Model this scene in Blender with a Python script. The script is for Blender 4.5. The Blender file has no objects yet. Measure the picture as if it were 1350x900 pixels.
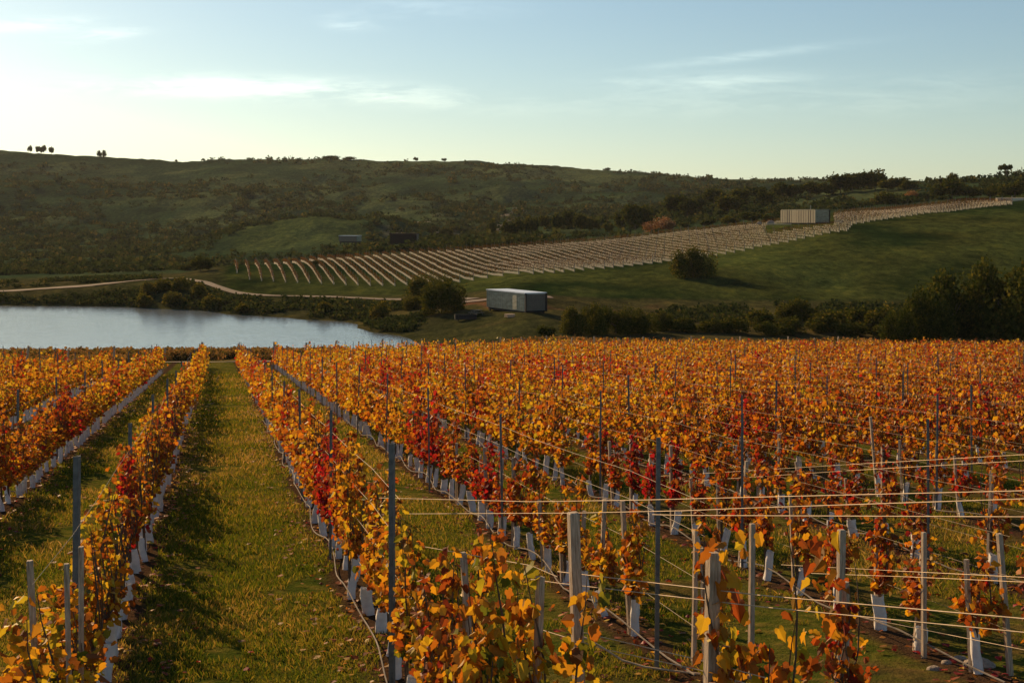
import bpy, math, random
import numpy as np
from mathutils import Vector, Matrix
random.seed(7); RNG = np.random.default_rng(7)
SC = bpy.context.scene; COL = SC.collection
R = math.radians
# ------------------------------------------------------------------ camera (eye at the origin, 50 mm lens)
F, CX, HY = 1900.0, 675.0, 290.0           # focal length in photo pixels, centre column, eye-level line
cd = bpy.data.cameras.new('camera'); cam = bpy.data.objects.new('camera', cd); COL.objects.link(cam)
cd.sensor_width = 36; cd.lens = 36 * F / 1350; cd.shift_y = -160 / 1350
cd.clip_start = .1; cd.clip_end = 12000; cam.rotation_euler = (R(90), 0, 0); SC.camera = cam
# ------------------------------------------------------------------ light
SUN_EL, SUN_AZ = 21.0, -32.0               # low evening sun ahead and to the left
SKY_STR, SUN_STR, EXPO = 0.061, 5.0, 0.54
s = Vector((math.sin(R(SUN_AZ)) * math.cos(R(SUN_EL)), math.cos(R(SUN_AZ)) * math.cos(R(SUN_EL)), math.sin(R(SUN_EL))))
ld = bpy.data.lights.new('sun', 'SUN'); ld.energy = SUN_STR; ld.angle = R(.6); ld.color = (1, .66, .34)
lo = bpy.data.objects.new('sun', ld); COL.objects.link(lo); lo.rotation_euler = s.to_track_quat('Z', 'Y').to_euler()
W = bpy.data.worlds.new('World'); SC.world = W; W.use_nodes = True
SC.view_settings.view_transform = 'Standard'; SC.view_settings.look = 'None'
SC.view_settings.gamma = 1; SC.view_settings.exposure = EXPO; SC.view_settings.use_curve_mapping = False

class NT:
    """small helper around a node tree"""
    def __init__(s, nt): s.nt = nt; s.n = nt.nodes; s.l = nt.links
    def add(s, t, **kw):
        n = s.n.new(t)
        for k, v in kw.items():
            if k in n.bl_rna.properties: setattr(n, k, v)
        return n
    def plug(s, node, idx, v):
        if v is None: return
        if isinstance(v, bpy.types.NodeSocket): s.l.new(v, node.inputs[idx])
        else: node.inputs[idx].default_value = v
    def m(s, op, a, b=None, c=None, clamp=False):
        n = s.add('ShaderNodeMath', operation=op, use_clamp=clamp)
        s.plug(n, 0, a); s.plug(n, 1, b); s.plug(n, 2, c); return n.outputs[0]
    def noise(s, vec, scale, detail=4, rough=.55, dist=0):
        n = s.add('ShaderNodeTexNoise'); s.plug(n, 'Vector', vec)
        n.inputs['Scale'].default_value = scale; n.inputs['Detail'].default_value = detail
        n.inputs['Roughness'].default_value = rough; n.inputs['Distortion'].default_value = dist
        return n.outputs['Fac']
    def ramp(s, fac, stops, interp='LINEAR'):
        n = s.add('ShaderNodeValToRGB'); n.color_ramp.interpolation = interp
        e = n.color_ramp.elements
        while len(e) < len(stops): e.new(.5)
        for el, (p, c) in zip(e, stops):
            el.position = p; el.color = tuple(c) + (1,) if len(c) == 3 else c
        s.plug(n, 0, fac); return n.outputs[0]
    def mix(s, fac, a, b, mode='MIX'):
        n = s.add('ShaderNodeMix', data_type='RGBA', blend_type=mode)
        s.plug(n, 0, fac)
        for i, v in ((6, a), (7, b)):
            if isinstance(v, (tuple, list)) and len(v) == 3: v = tuple(v) + (1,)
            s.plug(n, i, v)
        return n.outputs[2]
    def smooth(s, x, lo_, hi):
        n = s.add('ShaderNodeMapRange', interpolation_type='SMOOTHSTEP')
        s.plug(n, 0, x); n.inputs[1].default_value = lo_; n.inputs[2].default_value = hi
        return n.outputs[0]

def world_nodes():
    t = NT(W.node_tree); bg = t.n['Background']; bg.inputs[1].default_value = SKY_STR
    sky = t.add('ShaderNodeTexSky', sky_type='NISHITA'); sky.sun_disc = False
    sky.sun_elevation = R(SUN_EL); sky.sun_rotation = R(SUN_AZ)
    sky.altitude = 200; sky.air_density = 1.0; sky.dust_density = .38; sky.ozone_density = 2.0
    co = t.add('ShaderNodeTexCoord').outputs['Generated']
    sp = t.add('ShaderNodeSeparateXYZ'); t.l.new(co, sp.inputs[0])
    x, y, z = sp.outputs
    yy = t.m('MAXIMUM', y, .05); u = t.m('DIVIDE', x, yy); v = t.m('DIVIDE', z, yy)
    cb = t.add('ShaderNodeCombineXYZ'); t.plug(cb, 0, t.m('MULTIPLY', u, 1.0)); t.plug(cb, 1, t.m('MULTIPLY', v, 7.0)); t.plug(cb, 2, t.m('MULTIPLY', u, -.6))
    wisp = t.noise(cb.outputs[0], 9, 7, .62, .6)
    fine = t.noise(cb.outputs[0], 34, 6, .65, .8)
    total = None
    # thin cirrus streaks: centre direction (u, v), half length, half height, tilt, strength
    for (px, py, L, hgt, tilt, st) in ((50, 32, 70, 9, -.05, .4), (140, 45, 60, 9, -.1, .3), (458, 31, 34, 9, .1, .5), (420, 120, 230, 15, .05, .6), (200, 118, 150, 9, 0, .22),
                                       (985, 74, 130, 6, -.12, .34), (960, 108, 110, 12, -.02, .38), (560, 12, 120, 16, 0, .2), (1010, 135, 330, 20, 0, .16), (820, 108, 50, 6, 0, .2),
                                       (1260, 110, 160, 16, -.05, .14)):
        cu, cv = (px - CX) / F, (HY - py) / F
        du = t.m('SUBTRACT', u, cu); dv = t.m('SUBTRACT', t.m('SUBTRACT', v, cv), t.m('MULTIPLY', du, -tilt))
        a = t.m('DIVIDE', du, L / F); b = t.m('DIVIDE', dv, hgt / F)
        r2 = t.m('ADD', t.m('MULTIPLY', a, a), t.m('MULTIPLY', b, b))
        g = t.m('MULTIPLY', t.m('EXPONENT', t.m('MULTIPLY', r2, -1.1)), st)
        total = g if total is None else t.m('ADD', total, g)
    c = t.m('MULTIPLY', total, t.smooth(t.m('ADD', t.m('MULTIPLY', wisp, .65), t.m('MULTIPLY', fine, .35)), .37, .68))
    base = t.mix(1.0, sky.outputs[0], (.92, 1.0, .98), 'MULTIPLY')
    hs = t.add('ShaderNodeHueSaturation'); hs.inputs['Saturation'].default_value = .95; t.l.new(base, hs.inputs['Color'])
    cl = t.mix(t.m('MINIMUM', c, .8), hs.outputs[0], t.mix(1.0, hs.outputs[0], (2.3, 1.95, 1.7), 'MULTIPLY'))
    t.l.new(cl, bg.inputs[0])
world_nodes()

# ------------------------------------------------------------------ helpers
def mat(name, rough=.8):
    m = bpy.data.materials.new(name); m.use_nodes = True
    t = NT(m.node_tree); p = t.n['Principled BSDF']; p.inputs['Roughness'].default_value = rough
    p.inputs['Specular IOR Level'].default_value = .25
    return m, t, p
def simple(name, c1, c2, scale=6, rough=.75, metal=0, bump=0, stretch=(1, 1, 1), obj=True):
    m, t, p = mat(name, rough)
    tc = t.add('ShaderNodeTexCoord'); mp = t.add('ShaderNodeMapping'); mp.inputs['Scale'].default_value = stretch
    t.l.new(tc.outputs['Object'], mp.inputs[0])
    n = t.noise(mp.outputs[0], scale, 5, .6)
    t.l.new(t.ramp(n, [(.3, c1), (.7, c2)]), p.inputs['Base Color'])
    p.inputs['Metallic'].default_value = metal
    if bump:
        b = t.add('ShaderNodeBump'); b.inputs['Strength'].default_value = bump; b.inputs['Distance'].default_value = .02
        t.l.new(n, b.inputs['Height']); t.l.new(b.outputs[0], p.inputs['Normal'])
    return m
def tag(o, label=None, cat=None, group=None, kind=None):
    if label: o['label'] = label
    if cat: o['category'] = cat
    if group: o['group'] = group
    if kind: o['kind'] = kind
    return o
def empty(name, loc, rz=0.0):
    o = bpy.data.objects.new(name, None); COL.objects.link(o); o.location = loc; o.rotation_euler = (0, 0, rz)
    o.empty_display_size = .2; return o
def link(name, me, parent=None, loc=None):
    o = bpy.data.objects.new(name, me); COL.objects.link(o)
    if parent is not None: o.parent = parent
    if loc is not None: o.location = loc
    return o
def mesh_np(name, V, loops, counts, mats, midx=None, attrs=None, smooth=False):
    me = bpy.data.meshes.new(name); V = np.asarray(V, np.float32)
    loops = np.asarray(loops, np.int32).ravel(); counts = np.asarray(counts, np.int32)
    me.vertices.add(len(V)); me.vertices.foreach_set('co', V.ravel())
    me.loops.add(len(loops)); me.loops.foreach_set('vertex_index', loops)
    me.polygons.add(len(counts)); st = np.zeros(len(counts), np.int32); st[1:] = np.cumsum(counts)[:-1]
    me.polygons.foreach_set('loop_start', st)
    for m in mats: me.materials.append(m)
    if midx is not None: me.polygons.foreach_set('material_index', np.asarray(midx, np.int32))
    me.polygons.foreach_set('use_smooth', np.full(len(counts), bool(smooth)))
    me.update(calc_edges=True); me.validate()
    for k, a in (attrs or {}).items():
        a = np.asarray(a, np.float32)
        if a.ndim == 1:
            at = me.attributes.new(k, 'FLOAT', 'POINT'); at.data.foreach_set('value', a)
        else:
            at = me.attributes.new(k, 'FLOAT_COLOR', 'POINT'); at.data.foreach_set('color', np.c_[a, np.ones(len(a))].astype(np.float32).ravel())
    return me
class MB:
    """collects pieces (verts, faces, material slot, per-vertex attributes) into ONE mesh"""
    def __init__(s): s.V = []; s.L = []; s.C = []; s.M = []; s.A = []; s.B = []; s.n = 0
    def put(s, V, F, mi=0, a=0.0, b=0.0):
        """F: array (m,k) of indices"""
        V = np.asarray(V, float).reshape(-1, 3); F = np.asarray(F, int)
        s.V.append(V); s.L.append((F + s.n).ravel()); s.C.append(np.full(len(F), F.shape[1])); s.M.append(np.full(len(F), mi))
        s.A.append(np.broadcast_to(np.asarray(a, float), (len(V),))); s.B.append(np.broadcast_to(np.asarray(b, float), (len(V),))); s.n += len(V)
    def box(s, c, size, rz=0, mi=0, rot=None):
        x, y, z = [q / 2 for q in size]
        V = np.array([(i, j, k) for i in (-x, x) for j in (-y, y) for k in (-z, z)])
        M = np.array(Matrix.Rotation(rz, 3, 'Z')) if rot is None else np.array(rot)
        V = V @ M.T + np.array(c)
        s.put(V, [(0, 1, 3, 2), (4, 6, 7, 5), (0, 4, 5, 1), (2, 3, 7, 6), (0, 2, 6, 4), (1, 5, 7, 3)], mi)
    def tube(s, pts, r, n=6, mi=0, cap=True, a=0.0):
        pts = np.asarray(pts, float); k = len(pts); r = np.broadcast_to(np.asarray(r, float), (k,))
        tg = np.gradient(pts, axis=0); tg /= np.linalg.norm(tg, axis=1)[:, None] + 1e-9
        up = np.array((0, 0, 1.)) if abs(tg[:, 2]).mean() < .8 else np.array((1., 0, 0))
        s1 = np.cross(tg, up); s1 /= np.linalg.norm(s1, axis=1)[:, None] + 1e-9; s2 = np.cross(tg, s1)
        an = np.arange(n) * 2 * np.pi / n
        V = pts[:, None] + r[:, None, None] * (np.cos(an)[None, :, None] * s1[:, None] + np.sin(an)[None, :, None] * s2[:, None])
        Fs = [(i * n + j, i * n + (j + 1) % n, (i + 1) * n + (j + 1) % n, (i + 1) * n + j) for i in range(k - 1) for j in range(n)]
        s.put(V.reshape(-1, 3), Fs, mi, a)
        if cap:
            for i in (0, k - 1): s.put(V[i], [tuple(range(n))], mi, a)
    def me(s, name, mats, attrs=False, smooth=False):
        at = {'lv': np.concatenate(s.A), 'tone': np.concatenate(s.B)} if attrs else None
        return mesh_np(name, np.concatenate(s.V), np.concatenate(s.L), np.concatenate(s.C), mats, np.concatenate(s.M), at, smooth)
    def build(s, name, mats, parent=None, **kw):
        if not isinstance(mats, (list, tuple)): mats = [mats]
        return link(name, s.me(name, mats, **kw), parent)
# value noise on a lattice
_LAT = np.random.default_rng(3).random((256, 256))
def vnoise(x, y):
    xi = np.floor(x).astype(int); yi = np.floor(y).astype(int); fx = x - xi; fy = y - yi
    fx = fx * fx * (3 - 2 * fx); fy = fy * fy * (3 - 2 * fy)
    g = lambda i, j: _LAT[i & 255, j & 255]
    return (g(xi, yi) * (1 - fx) + g(xi + 1, yi) * fx) * (1 - fy) + (g(xi, yi + 1) * (1 - fx) + g(xi + 1, yi + 1) * fx) * fy
def fbm(x, y, o=4):
    t = 0; a = .5; tot = 0
    for i in range(o): t = t + a * vnoise(x + 17.3 * i, y - 9.1 * i); tot += a; a *= .5; x = x * 2.03; y = y * 2.03
    return t / tot

# ------------------------------------------------------------------ terrain: height profiles along sight columns
ZP = lambda d, py: (d, -(py - HY) * d / F)
PL = [(0, -3.06), (135, -12.94)]
COLS = {
 -900: PL + [(158, -15.2), (168, -17.4), (262, -17.4), (272, -15.6), (281, -14.2), (292, -14.2), (330, -15.3), (600, -15.8), ZP(900, 285), ZP(1200, 235), ZP(1500, 195), (1800, 60), (4000, -40)],
 0: PL + [(158, -15.2), (168, -17.4), (262, -17.4), (272, -15.6), (281, -14.2), (292, -14.2), ZP(305, 376), ZP(330, 372), ZP(420, 362), ZP(620, 335), ZP(900, 285), ZP(1200, 235), ZP(1500, 197), (1800, 55), (4000, -40)],
 160: PL + [(158, -15.2), (168, -17.4), (258, -17.4), (267, -15.6), (279, -14.0), (292, -12.6), ZP(305, 369), ZP(340, 364), ZP(450, 356), ZP(650, 330), ZP(900, 285), ZP(1200, 240), ZP(1480, 206), (1800, 50), (4000, -40)],
 235: PL + [(158, -15.2), (168, -17.4), (250, -17.3), (260, -15.4), (272, -12.6), ZP(288, 369), ZP(300, 366), ZP(330, 362), ZP(450, 354), ZP(650, 325), ZP(900, 280), ZP(1200, 240), ZP(1480, 211), (1800, 50), (4000, -40)],
 310: PL + [(158, -15.2), (168, -17.4), (236, -17.2), (246, -15.6), (258, -14.6), ZP(276, 388), ZP(290, 380), ZP(310, 364), ZP(330, 352), ZP(350, 348), (430, -17), ZP(540, 328), ZP(620, 300), ZP(640, 298), (740, -9), ZP(850, 285), ZP(1200, 232), ZP(1450, 208), (1800, 50), (4000, -40)],
 420: PL + [(158, -15.2), (168, -17.2), (224, -17.0), (233, -15.5), (246, -14.8), ZP(266, 391), ZP(282, 388), ZP(302, 374), ZP(335, 354), ZP(368, 343), ZP(400, 341), (460, -16), ZP(530, 322), ZP(620, 286), ZP(645, 283), (760, -7), ZP(850, 283), ZP(1200, 235), ZP(1450, 206), (1800, 50), (4000, -40)],
 520: PL + [(158, -15.2), (170, -16.8), (196, -16.6), (204, -15.5), ZP(220, 421), ZP(240, 405), ZP(262, 394), ZP(285, 387), ZP(303, 375), ZP(335, 357), ZP(375, 340), ZP(440, 323), ZP(480, 313), (555, -10), ZP(640, 288), ZP(660, 285), (760, -4), ZP(830, 284), ZP(1100, 245), ZP(1500, 208), (1850, 45), (4000, -40)],
 600: PL + [(155, -14.9), (170, -15.6), (185, -15.2), ZP(200, 428), ZP(215, 410), ZP(235, 398), ZP(262, 388), ZP(285, 377), ZP(300, 370), ZP(335, 352), ZP(378, 334), ZP(450, 320), ZP(520, 306), (620, -14), (720, -3), ZP(900, 275), ZP(1200, 238), ZP(1500, 210), (1850, 45), (4000, -40)],
 690: PL + [(150, -14.1), (165, -14.3), ZP(178, 438), ZP(190, 418), ZP(198, 412), ZP(214, 404), ZP(226, 390), ZP(240, 384), ZP(275, 364), ZP(330, 345), ZP(378, 328), ZP(460, 314), ZP(560, 296), (660, -10), ZP(900, 272), ZP(1200, 240), ZP(1500, 214), (1850, 42), (4000, -40)],
 820: PL + [(155, -14.4), (175, -14.9), ZP(195, 432), ZP(220, 410), ZP(245, 388), ZP(268, 370), ZP(290, 356), ZP(335, 340), ZP(385, 318), ZP(450, 308), ZP(560, 284), (680, 0), ZP(900, 268), ZP(1200, 245), ZP(1500, 225), (1850, 30), (4000, -40)],
 960: PL + [(155, -14.4), (180, -15.2), ZP(200, 428), ZP(225, 405), ZP(250, 382), ZP(278, 352), ZP(312, 338), ZP(350, 318), ZP(395, 300), ZP(430, 297), ZP(520, 278), ZP(620, 262), (740, 8), ZP(1000, 255), ZP(1500, 235), (1850, 25), (4000, -40)],
 1100: PL + [(155, -14.4), (185, -15.6), ZP(205, 425), ZP(235, 400), ZP(262, 378), ZP(290, 345), ZP(322, 314), ZP(350, 298), ZP(390, 285), ZP(430, 281), ZP(540, 262), ZP(600, 254), (740, 10), ZP(1000, 248), ZP(1500, 239), (1850, 20), (4000, -40)],
 1225: PL + [(155, -14.4), (185, -15.6), ZP(205, 430), ZP(235, 405), ZP(262, 370), ZP(290, 335), ZP(330, 305), ZP(365, 286), ZP(400, 275), ZP(440, 270), ZP(520, 255), ZP(590, 240), (740, 8), ZP(1500, 242), (1850, 20), (4000, -40)],
 1350: PL + [(155, -14.4), (185, -15.6), ZP(205, 436), ZP(235, 410), ZP(262, 370), ZP(290, 332), ZP(330, 300), ZP(375, 276), ZP(410, 266), ZP(450, 261), ZP(510, 246), ZP(570, 231), (740, 6), (1500, 30), (4000, -40)],
 2300: PL + [(155, -14.4), (185, -15.6), (205, -15), (262, -10), (330, -1), (410, 7), (510, 13), (570, 19), (740, 16), (1500, 30), (4000, -40)],
}
_DG = np.concatenate([np.arange(0, 700, 2.0), np.arange(700, 4001, 20.0)])
_PX = np.array(sorted(COLS)); _UG = (_PX - CX) / F
_TAB = []
for p in _PX:
    k = np.array(COLS[p]); q = np.interp(_DG, k[:, 0], k[:, 1]); w = np.array((1, 2, 3, 2, 1.)); w /= w.sum()
    qp = np.pad(q, 2, 'edge'); _TAB.append(sum(w[i] * qp[i:i + len(q)] for i in range(5)))
_TAB = np.array(_TAB)
# finer columns by smooth interpolation, then a light blur across
_UF = np.linspace(_UG[0], _UG[-1], 500)
_TF = np.array([np.interp(_UF, _UG, _TAB[:, j]) for j in range(len(_DG))]).T
for _ in range(3): _TF = (np.vstack([_TF[:1], _TF[:-1]]) + 2 * _TF + np.vstack([_TF[1:], _TF[-1:]])) / 4
def H(x, y):
    x = np.asarray(x, float); y = np.asarray(y, float)
    d = np.clip(y, 0, 3999); u = np.clip(x / np.maximum(y, 30), _UF[0], _UF[-1] - 1e-6)
    fi = np.where(d < 700, d / 2, 350 + (d - 700) / 20); i = np.clip(fi.astype(int), 0, len(_DG) - 2); a = fi - i
    fj = (u - _UF[0]) / (_UF[1] - _UF[0]); j = np.clip(fj.astype(int), 0, 498); b = fj - j
    z = (_TF[j, i] * (1 - a) + _TF[j, i + 1] * a) * (1 - b) + (_TF[j + 1, i] * (1 - a) + _TF[j + 1, i + 1] * a) * b
    z = z + np.where(y < 0, y * -.073, 0)
    n1 = fbm(x / 150 + 5, y / 260 + 3, 5) - .5; n2 = fbm(x / 42 + 50, y / 60, 4) - .5; n3 = fbm(x / 9, y / 12, 3) - .5
    far = np.interp(d, [420, 620, 1000, 1400, 1600], [0, 10, 26, 9, 5]); mid = np.interp(d, [420, 700, 1000, 1500, 1700], [.0, 7, 12, 5, 5])
    near = np.interp(d, [150, 175, 260, 300, 420, 600], [0, .5, .5, .35, .6, 3])
    z = z + far * n1 + mid * n2 + near * n3
    z = z + (fbm(x / 1.7, y / 1.7, 3) - .5) * .10 * np.interp(d, [0, 140, 200], [1, 1, 0])
    return z
def ray(px, py, d0=120, d1=1700):
    d = np.arange(d0, d1, 1.0); u = (px - CX) / F
    f = H(u * d, d) - (HY - py) * d / F
    i = np.nonzero(f >= 0)[0]
    return float(d[i[0]]) if len(i) else None
def gp(px, d): x = (px - CX) / F * d; return Vector((x, d, float(H(x, d))))
def PW(px, py, d): return Vector(((px - CX) / F * d, d, (HY - py) / F * d))

ROWX = lambda k, y: -3.45 + 2.56 * (k - 1) - .204 * (y - 12)
ROWDIR = Vector((-.204, 1, 0)).normalized(); ROWANG = math.atan2(ROWDIR.y, ROWDIR.x)
def row_end(k):
    return 83 if k < 0 else 91 if k == 0 else 104 if k <= 3 else min(104 + (k - 3) * 5.5, 152)

def ground_material():
    m, t, p = mat('ground_grass', .95); p.inputs['Specular IOR Level'].default_value = 0
    g = t.add('ShaderNodeNewGeometry').outputs['Position']
    sp = t.add('ShaderNodeSeparateXYZ'); t.l.new(g, sp.inputs[0]); x, y, z = sp.outputs
    att = t.add('ShaderNodeAttribute'); att.attribute_name = 'zone'
    big = t.noise(g, .05, 5, .6); medn = t.noise(g, .35, 5, .65); fine = t.noise(g, 3.2, 6, .7); vf = t.noise(g, 26, 3, .7)
    # vineyard floor: grass alleys, bare soil strip below each row
    ph = t.m('DIVIDE', t.m('ADD', t.m('ADD', x, t.m('MULTIPLY', t.m('SUBTRACT', y, 12.0), .204)), 3.45 + 2.56 * 40), 2.56)
    fr = t.m('ABSOLUTE', t.m('SUBTRACT', t.m('FRACT', t.m('ADD', ph, .5)), .5))       # 0 at the row, .5 in mid alley
    fr = t.m('ADD', fr, t.m('MULTIPLY', t.m('SUBTRACT', fine, .5), .13))
    soil = t.ramp(vf, [(.3, (.035, .021, .012)), (.7, (.085, .052, .03))])
    grass = t.ramp(t.m('ADD', t.m('MULTIPLY', fine, .6), t.m('MULTIPLY', medn, .4)), [(.36, (.030, .050, .008)), (.46, (.06, .075, .012)), (.56, (.13, .11, .022)), (.66, (.22, .14, .05))])
    gmask = t.smooth(fr, .05, .15)
    # the right-hand part is weedier and more bare
    bare = t.m('MULTIPLY', t.smooth(medn, .47, .56), t.smooth(x, -1, 3))
    vin = t.mix(t.m('MULTIPLY', bare, .6), t.mix(gmask, soil, grass), soil)
    tcol = t.ramp(t.m('ADD', t.m('MULTIPLY', big, .35), t.m('MULTIPLY', fine, .65)), [(.35, (.45, .45, .45)), (.5, (1, 1, 1)), (.65, (1.7, 1.5, 1.3))])
    mpn = t.add('ShaderNodeMapping'); mpn.inputs['Scale'].default_value = (.35, .16, .35); t.l.new(g, mpn.inputs[0])
    patch = t.noise(mpn.outputs[0], 1.3, 6, .7, .4)
    tcol = t.mix(1.0, tcol, t.ramp(patch, [(.32, (.45, .5, .45)), (.5, (1, 1, 1)), (.68, (1.9, 1.6, 1.2))]), 'MULTIPLY')
    far = t.mix(1.0, att.outputs['Color'], tcol, 'MULTIPLY')
    isv = t.m('SUBTRACT', 1.0, t.smooth(t.m('ADD', y, t.m('MULTIPLY', x, -.25)), 128, 136))
    t.l.new(t.mix(isv, far, vin), p.inputs['Base Color'])
    b = t.add('ShaderNodeBump'); b.inputs['Strength'].default_value = .7; b.inputs['Distance'].default_value = .12
    t.l.new(t.m('ADD', fine, t.m('MULTIPLY', vf, .4)), b.inputs['Height']); t.l.new(b.outputs[0], p.inputs['Normal'])
    return m

def build_terrain():
    yy = np.unique(np.concatenate([np.arange(-30, 8, 2.0), np.arange(8, 60, .35), np.arange(60, 170, 1.0), np.arange(170, 480, 1.8), np.geomspace(480, 2300, 170)]))
    nu = 420; uu = np.linspace(-1, 1, nu)
    uu = np.sign(uu) * (np.abs(uu) ** 1.25) * .8
    Y, U = np.meshgrid(yy, uu, indexing='ij'); X = U * (Y + 42) * 1.0; Z = H(X, Y)
    V = np.stack([X, Y, Z], -1).reshape(-1, 3); n, k = len(yy), nu
    idx = np.arange(n * k).reshape(n, k)
    Fc = np.stack([idx[:-1, :-1], idx[:-1, 1:], idx[1:, 1:], idx[1:, :-1]], -1).reshape(-1, 4)
    x, y = V[:, 0], V[:, 1]; px = CX + F * x / np.maximum(y, 1)
    def zone(c): return np.tile(np.array(c, float), (len(V), 1))
    meadow = zone((.012, .029, .009)); dry = zone((.17, .12, .04)); hill = zone((.030, .056, .028)); brown = zone((.062, .050, .024)); rock = zone((.24, .22, .18)); dirt = zone((.12, .065, .04))
    nz = fbm(x / 60, y / 90, 5)[:, None]; n2 = fbm(x / 14, y / 20, 4)[:, None]
    sm = lambda a, lo_, hi: np.clip((a - lo_) / (hi - lo_), 0, 1)[:, None]
    c = dry * (.5 + n2)                                                          # margin strip by the water
    c = np.where((y > 160)[:, None], brown * (1 - nz) * 1.3 + meadow * nz * 1.2, c)
    mline = np.interp(px, [280, 520, 620, 700, 830, 960, 1350], [279, 278, 262, 236, 236, 236, 245])
    top = np.interp(px, [280, 520, 690, 960, 1350], [352, 375, 378, 412, 470])
    mk = sm(y + (n2[:, 0] - .5) * 14, 0, 1) * sm(y - mline, -3, 3) * sm(top - y, -6, 6) * sm(px + (n2[:, 0] - .5) * 30, 280, 300)
    vd = meadow * (.5 + 1.1 * n2 * nz * 2) + zone((.03, .024, .006)) * sm(nz[:, 0] + .4 * (n2[:, 0] - .5), .48, .62)
    c = c * (1 - mk) + vd * mk
    hk = sm(y, 330, 380) * (1 - mk)
    hc = hill * (.5 + 1.0 * nz) * (.7 + .6 * n2) + dry * .12 * sm(nz[:, 0], .5, .62)
    c = c * (1 - hk) + hc * hk
    sp_ = sm(px, 296, 320) * sm(500 - px, 0, 40) * sm(y, 520, 545) * sm(652 - y, 0, 10)
    c = c * (1 - sp_) + zone((.050, .075, .030)) * (.7 + .6 * n2) * sp_
    rk = sm(fbm(x / 16 + 9, y / 40 + 4, 4), .56, .62) * sm(y, 560, 600) * sm(900 - y, 0, 60) * sm(px, 500, 540) * sm(720 - px, 0, 60)
    c = c * (1 - rk) + rock * rk
    dk = sm(fbm(x / 9 + 2, y / 9 + 4, 4), .5, .6) * sm(y, 190, 200) * sm(240 - y, 0, 10) * sm(px, 560, 600) * sm(880 - px, 0, 60)
    c = c * (1 - dk) + dirt * dk
    me = mesh_np('terrain', V, Fc, np.full(len(Fc), 4), [ground_material()], attrs={'zone': np.clip(c, .004, 1)}, smooth=True)
    tag(link('terrain', me), kind='structure')
build_terrain()

def build_lake():
    m, t, p = mat('lake_water', .12); p.inputs['Base Color'].default_value = (.14, .18, .21, 1); p.inputs['IOR'].default_value = 1.5
    p.inputs['Specular IOR Level'].default_value = .9
    tc = t.add('ShaderNodeNewGeometry').outputs['Position']; mp = t.add('ShaderNodeMapping'); mp.inputs['Scale'].default_value = (.8, .55, 1)
    t.l.new(tc, mp.inputs[0])
    n = t.m('ADD', t.noise(mp.outputs[0], 1.6, 4, .6, .3), t.m('MULTIPLY', t.noise(mp.outputs[0], .25, 3, .5), .8))
    b = t.add('ShaderNodeBump'); b.inputs['Strength'].default_value = 1; b.inputs['Distance'].default_value = .07
    t.l.new(n, b.inputs['Height']); t.l.new(b.outputs[0], p.inputs['Normal'])
    us = np.linspace(-.85, -.055, 40); V = []
    for d in np.linspace(150, 277, 14): V += [(u * d, d, -16.0) for u in us]
    idx = np.arange(14 * 40).reshape(14, 40)
    Fc = np.stack([idx[:-1, :-1], idx[:-1, 1:], idx[1:, 1:], idx[1:, :-1]], -1).reshape(-1, 4)
    tag(link('lake_water', mesh_np('lake_water', V, Fc, np.full(len(Fc), 4), [m])), kind='structure')
build_lake()

def ribbon(name, pts, width, m, lift=.06):
    """a track draped over the ground; pts = (photo column, distance)"""
    P = np.array([((px - CX) / F * d, d) for px, d in pts]); seg = np.r_[0, np.cumsum(np.linalg.norm(np.diff(P, axis=0), axis=1))]
    s_ = np.arange(0, seg[-1], 1.5); q = np.c_[np.interp(s_, seg, P[:, 0]), np.interp(s_, seg, P[:, 1])]
    for _ in range(12): q[1:-1] = (q[:-2] + 2 * q[1:-1] + q[2:]) / 4
    tg = np.gradient(q, axis=0); tg /= np.linalg.norm(tg, axis=1)[:, None]; nn = np.c_[-tg[:, 1], tg[:, 0]]
    K = 7; V = []
    wv = 1 + .25 * (vnoise(s_ / 6, s_ * 0 + 3) - .5)
    for j in range(K):
        o = (j / (K - 1) - .5) * width
        xy = q + nn * (o * wv)[:, None]; V.append(np.c_[xy, H(xy[:, 0], xy[:, 1]) + lift])
    V = np.stack(V, 1).reshape(-1, 3); idx = np.arange(len(q) * K).reshape(len(q), K)
    Fc = np.stack([idx[:-1, :-1], idx[:-1, 1:], idx[1:, 1:], idx[1:, :-1]], -1).reshape(-1, 4)
    return tag(link(name, mesh_np(name, V, Fc, np.full(len(Fc), 4), [m], smooth=True)), kind='structure')
M_dirt = simple('track_dirt', (.040, .028, .018), (.095, .066, .044), .8, .95)
M_dirt2 = simple('track_soil', (.07, .045, .035), (.13, .09, .07), .8, .95)
ribbon('dirt_track', [(-420, 287), (0, 287), (60, 288), (120, 289), (160, 292), (200, 296), (240, 299), (262, 296), (280, 288), (300, 281), (340, 274), (400, 268), (460, 265), (520, 262), (590, 250), (620, 236)], 3.4, M_dirt, .12)
ribbon('dirt_track', [(600, 232), (640, 229), (700, 228), (735, 229)], 4.5, M_dirt2, .12)
ribbon('dirt_track', [(-300, 119), (100, 119), (230, 119), (330, 120), (420, 125), (520, 134)], 2.6, M_dirt2, .06)

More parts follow.
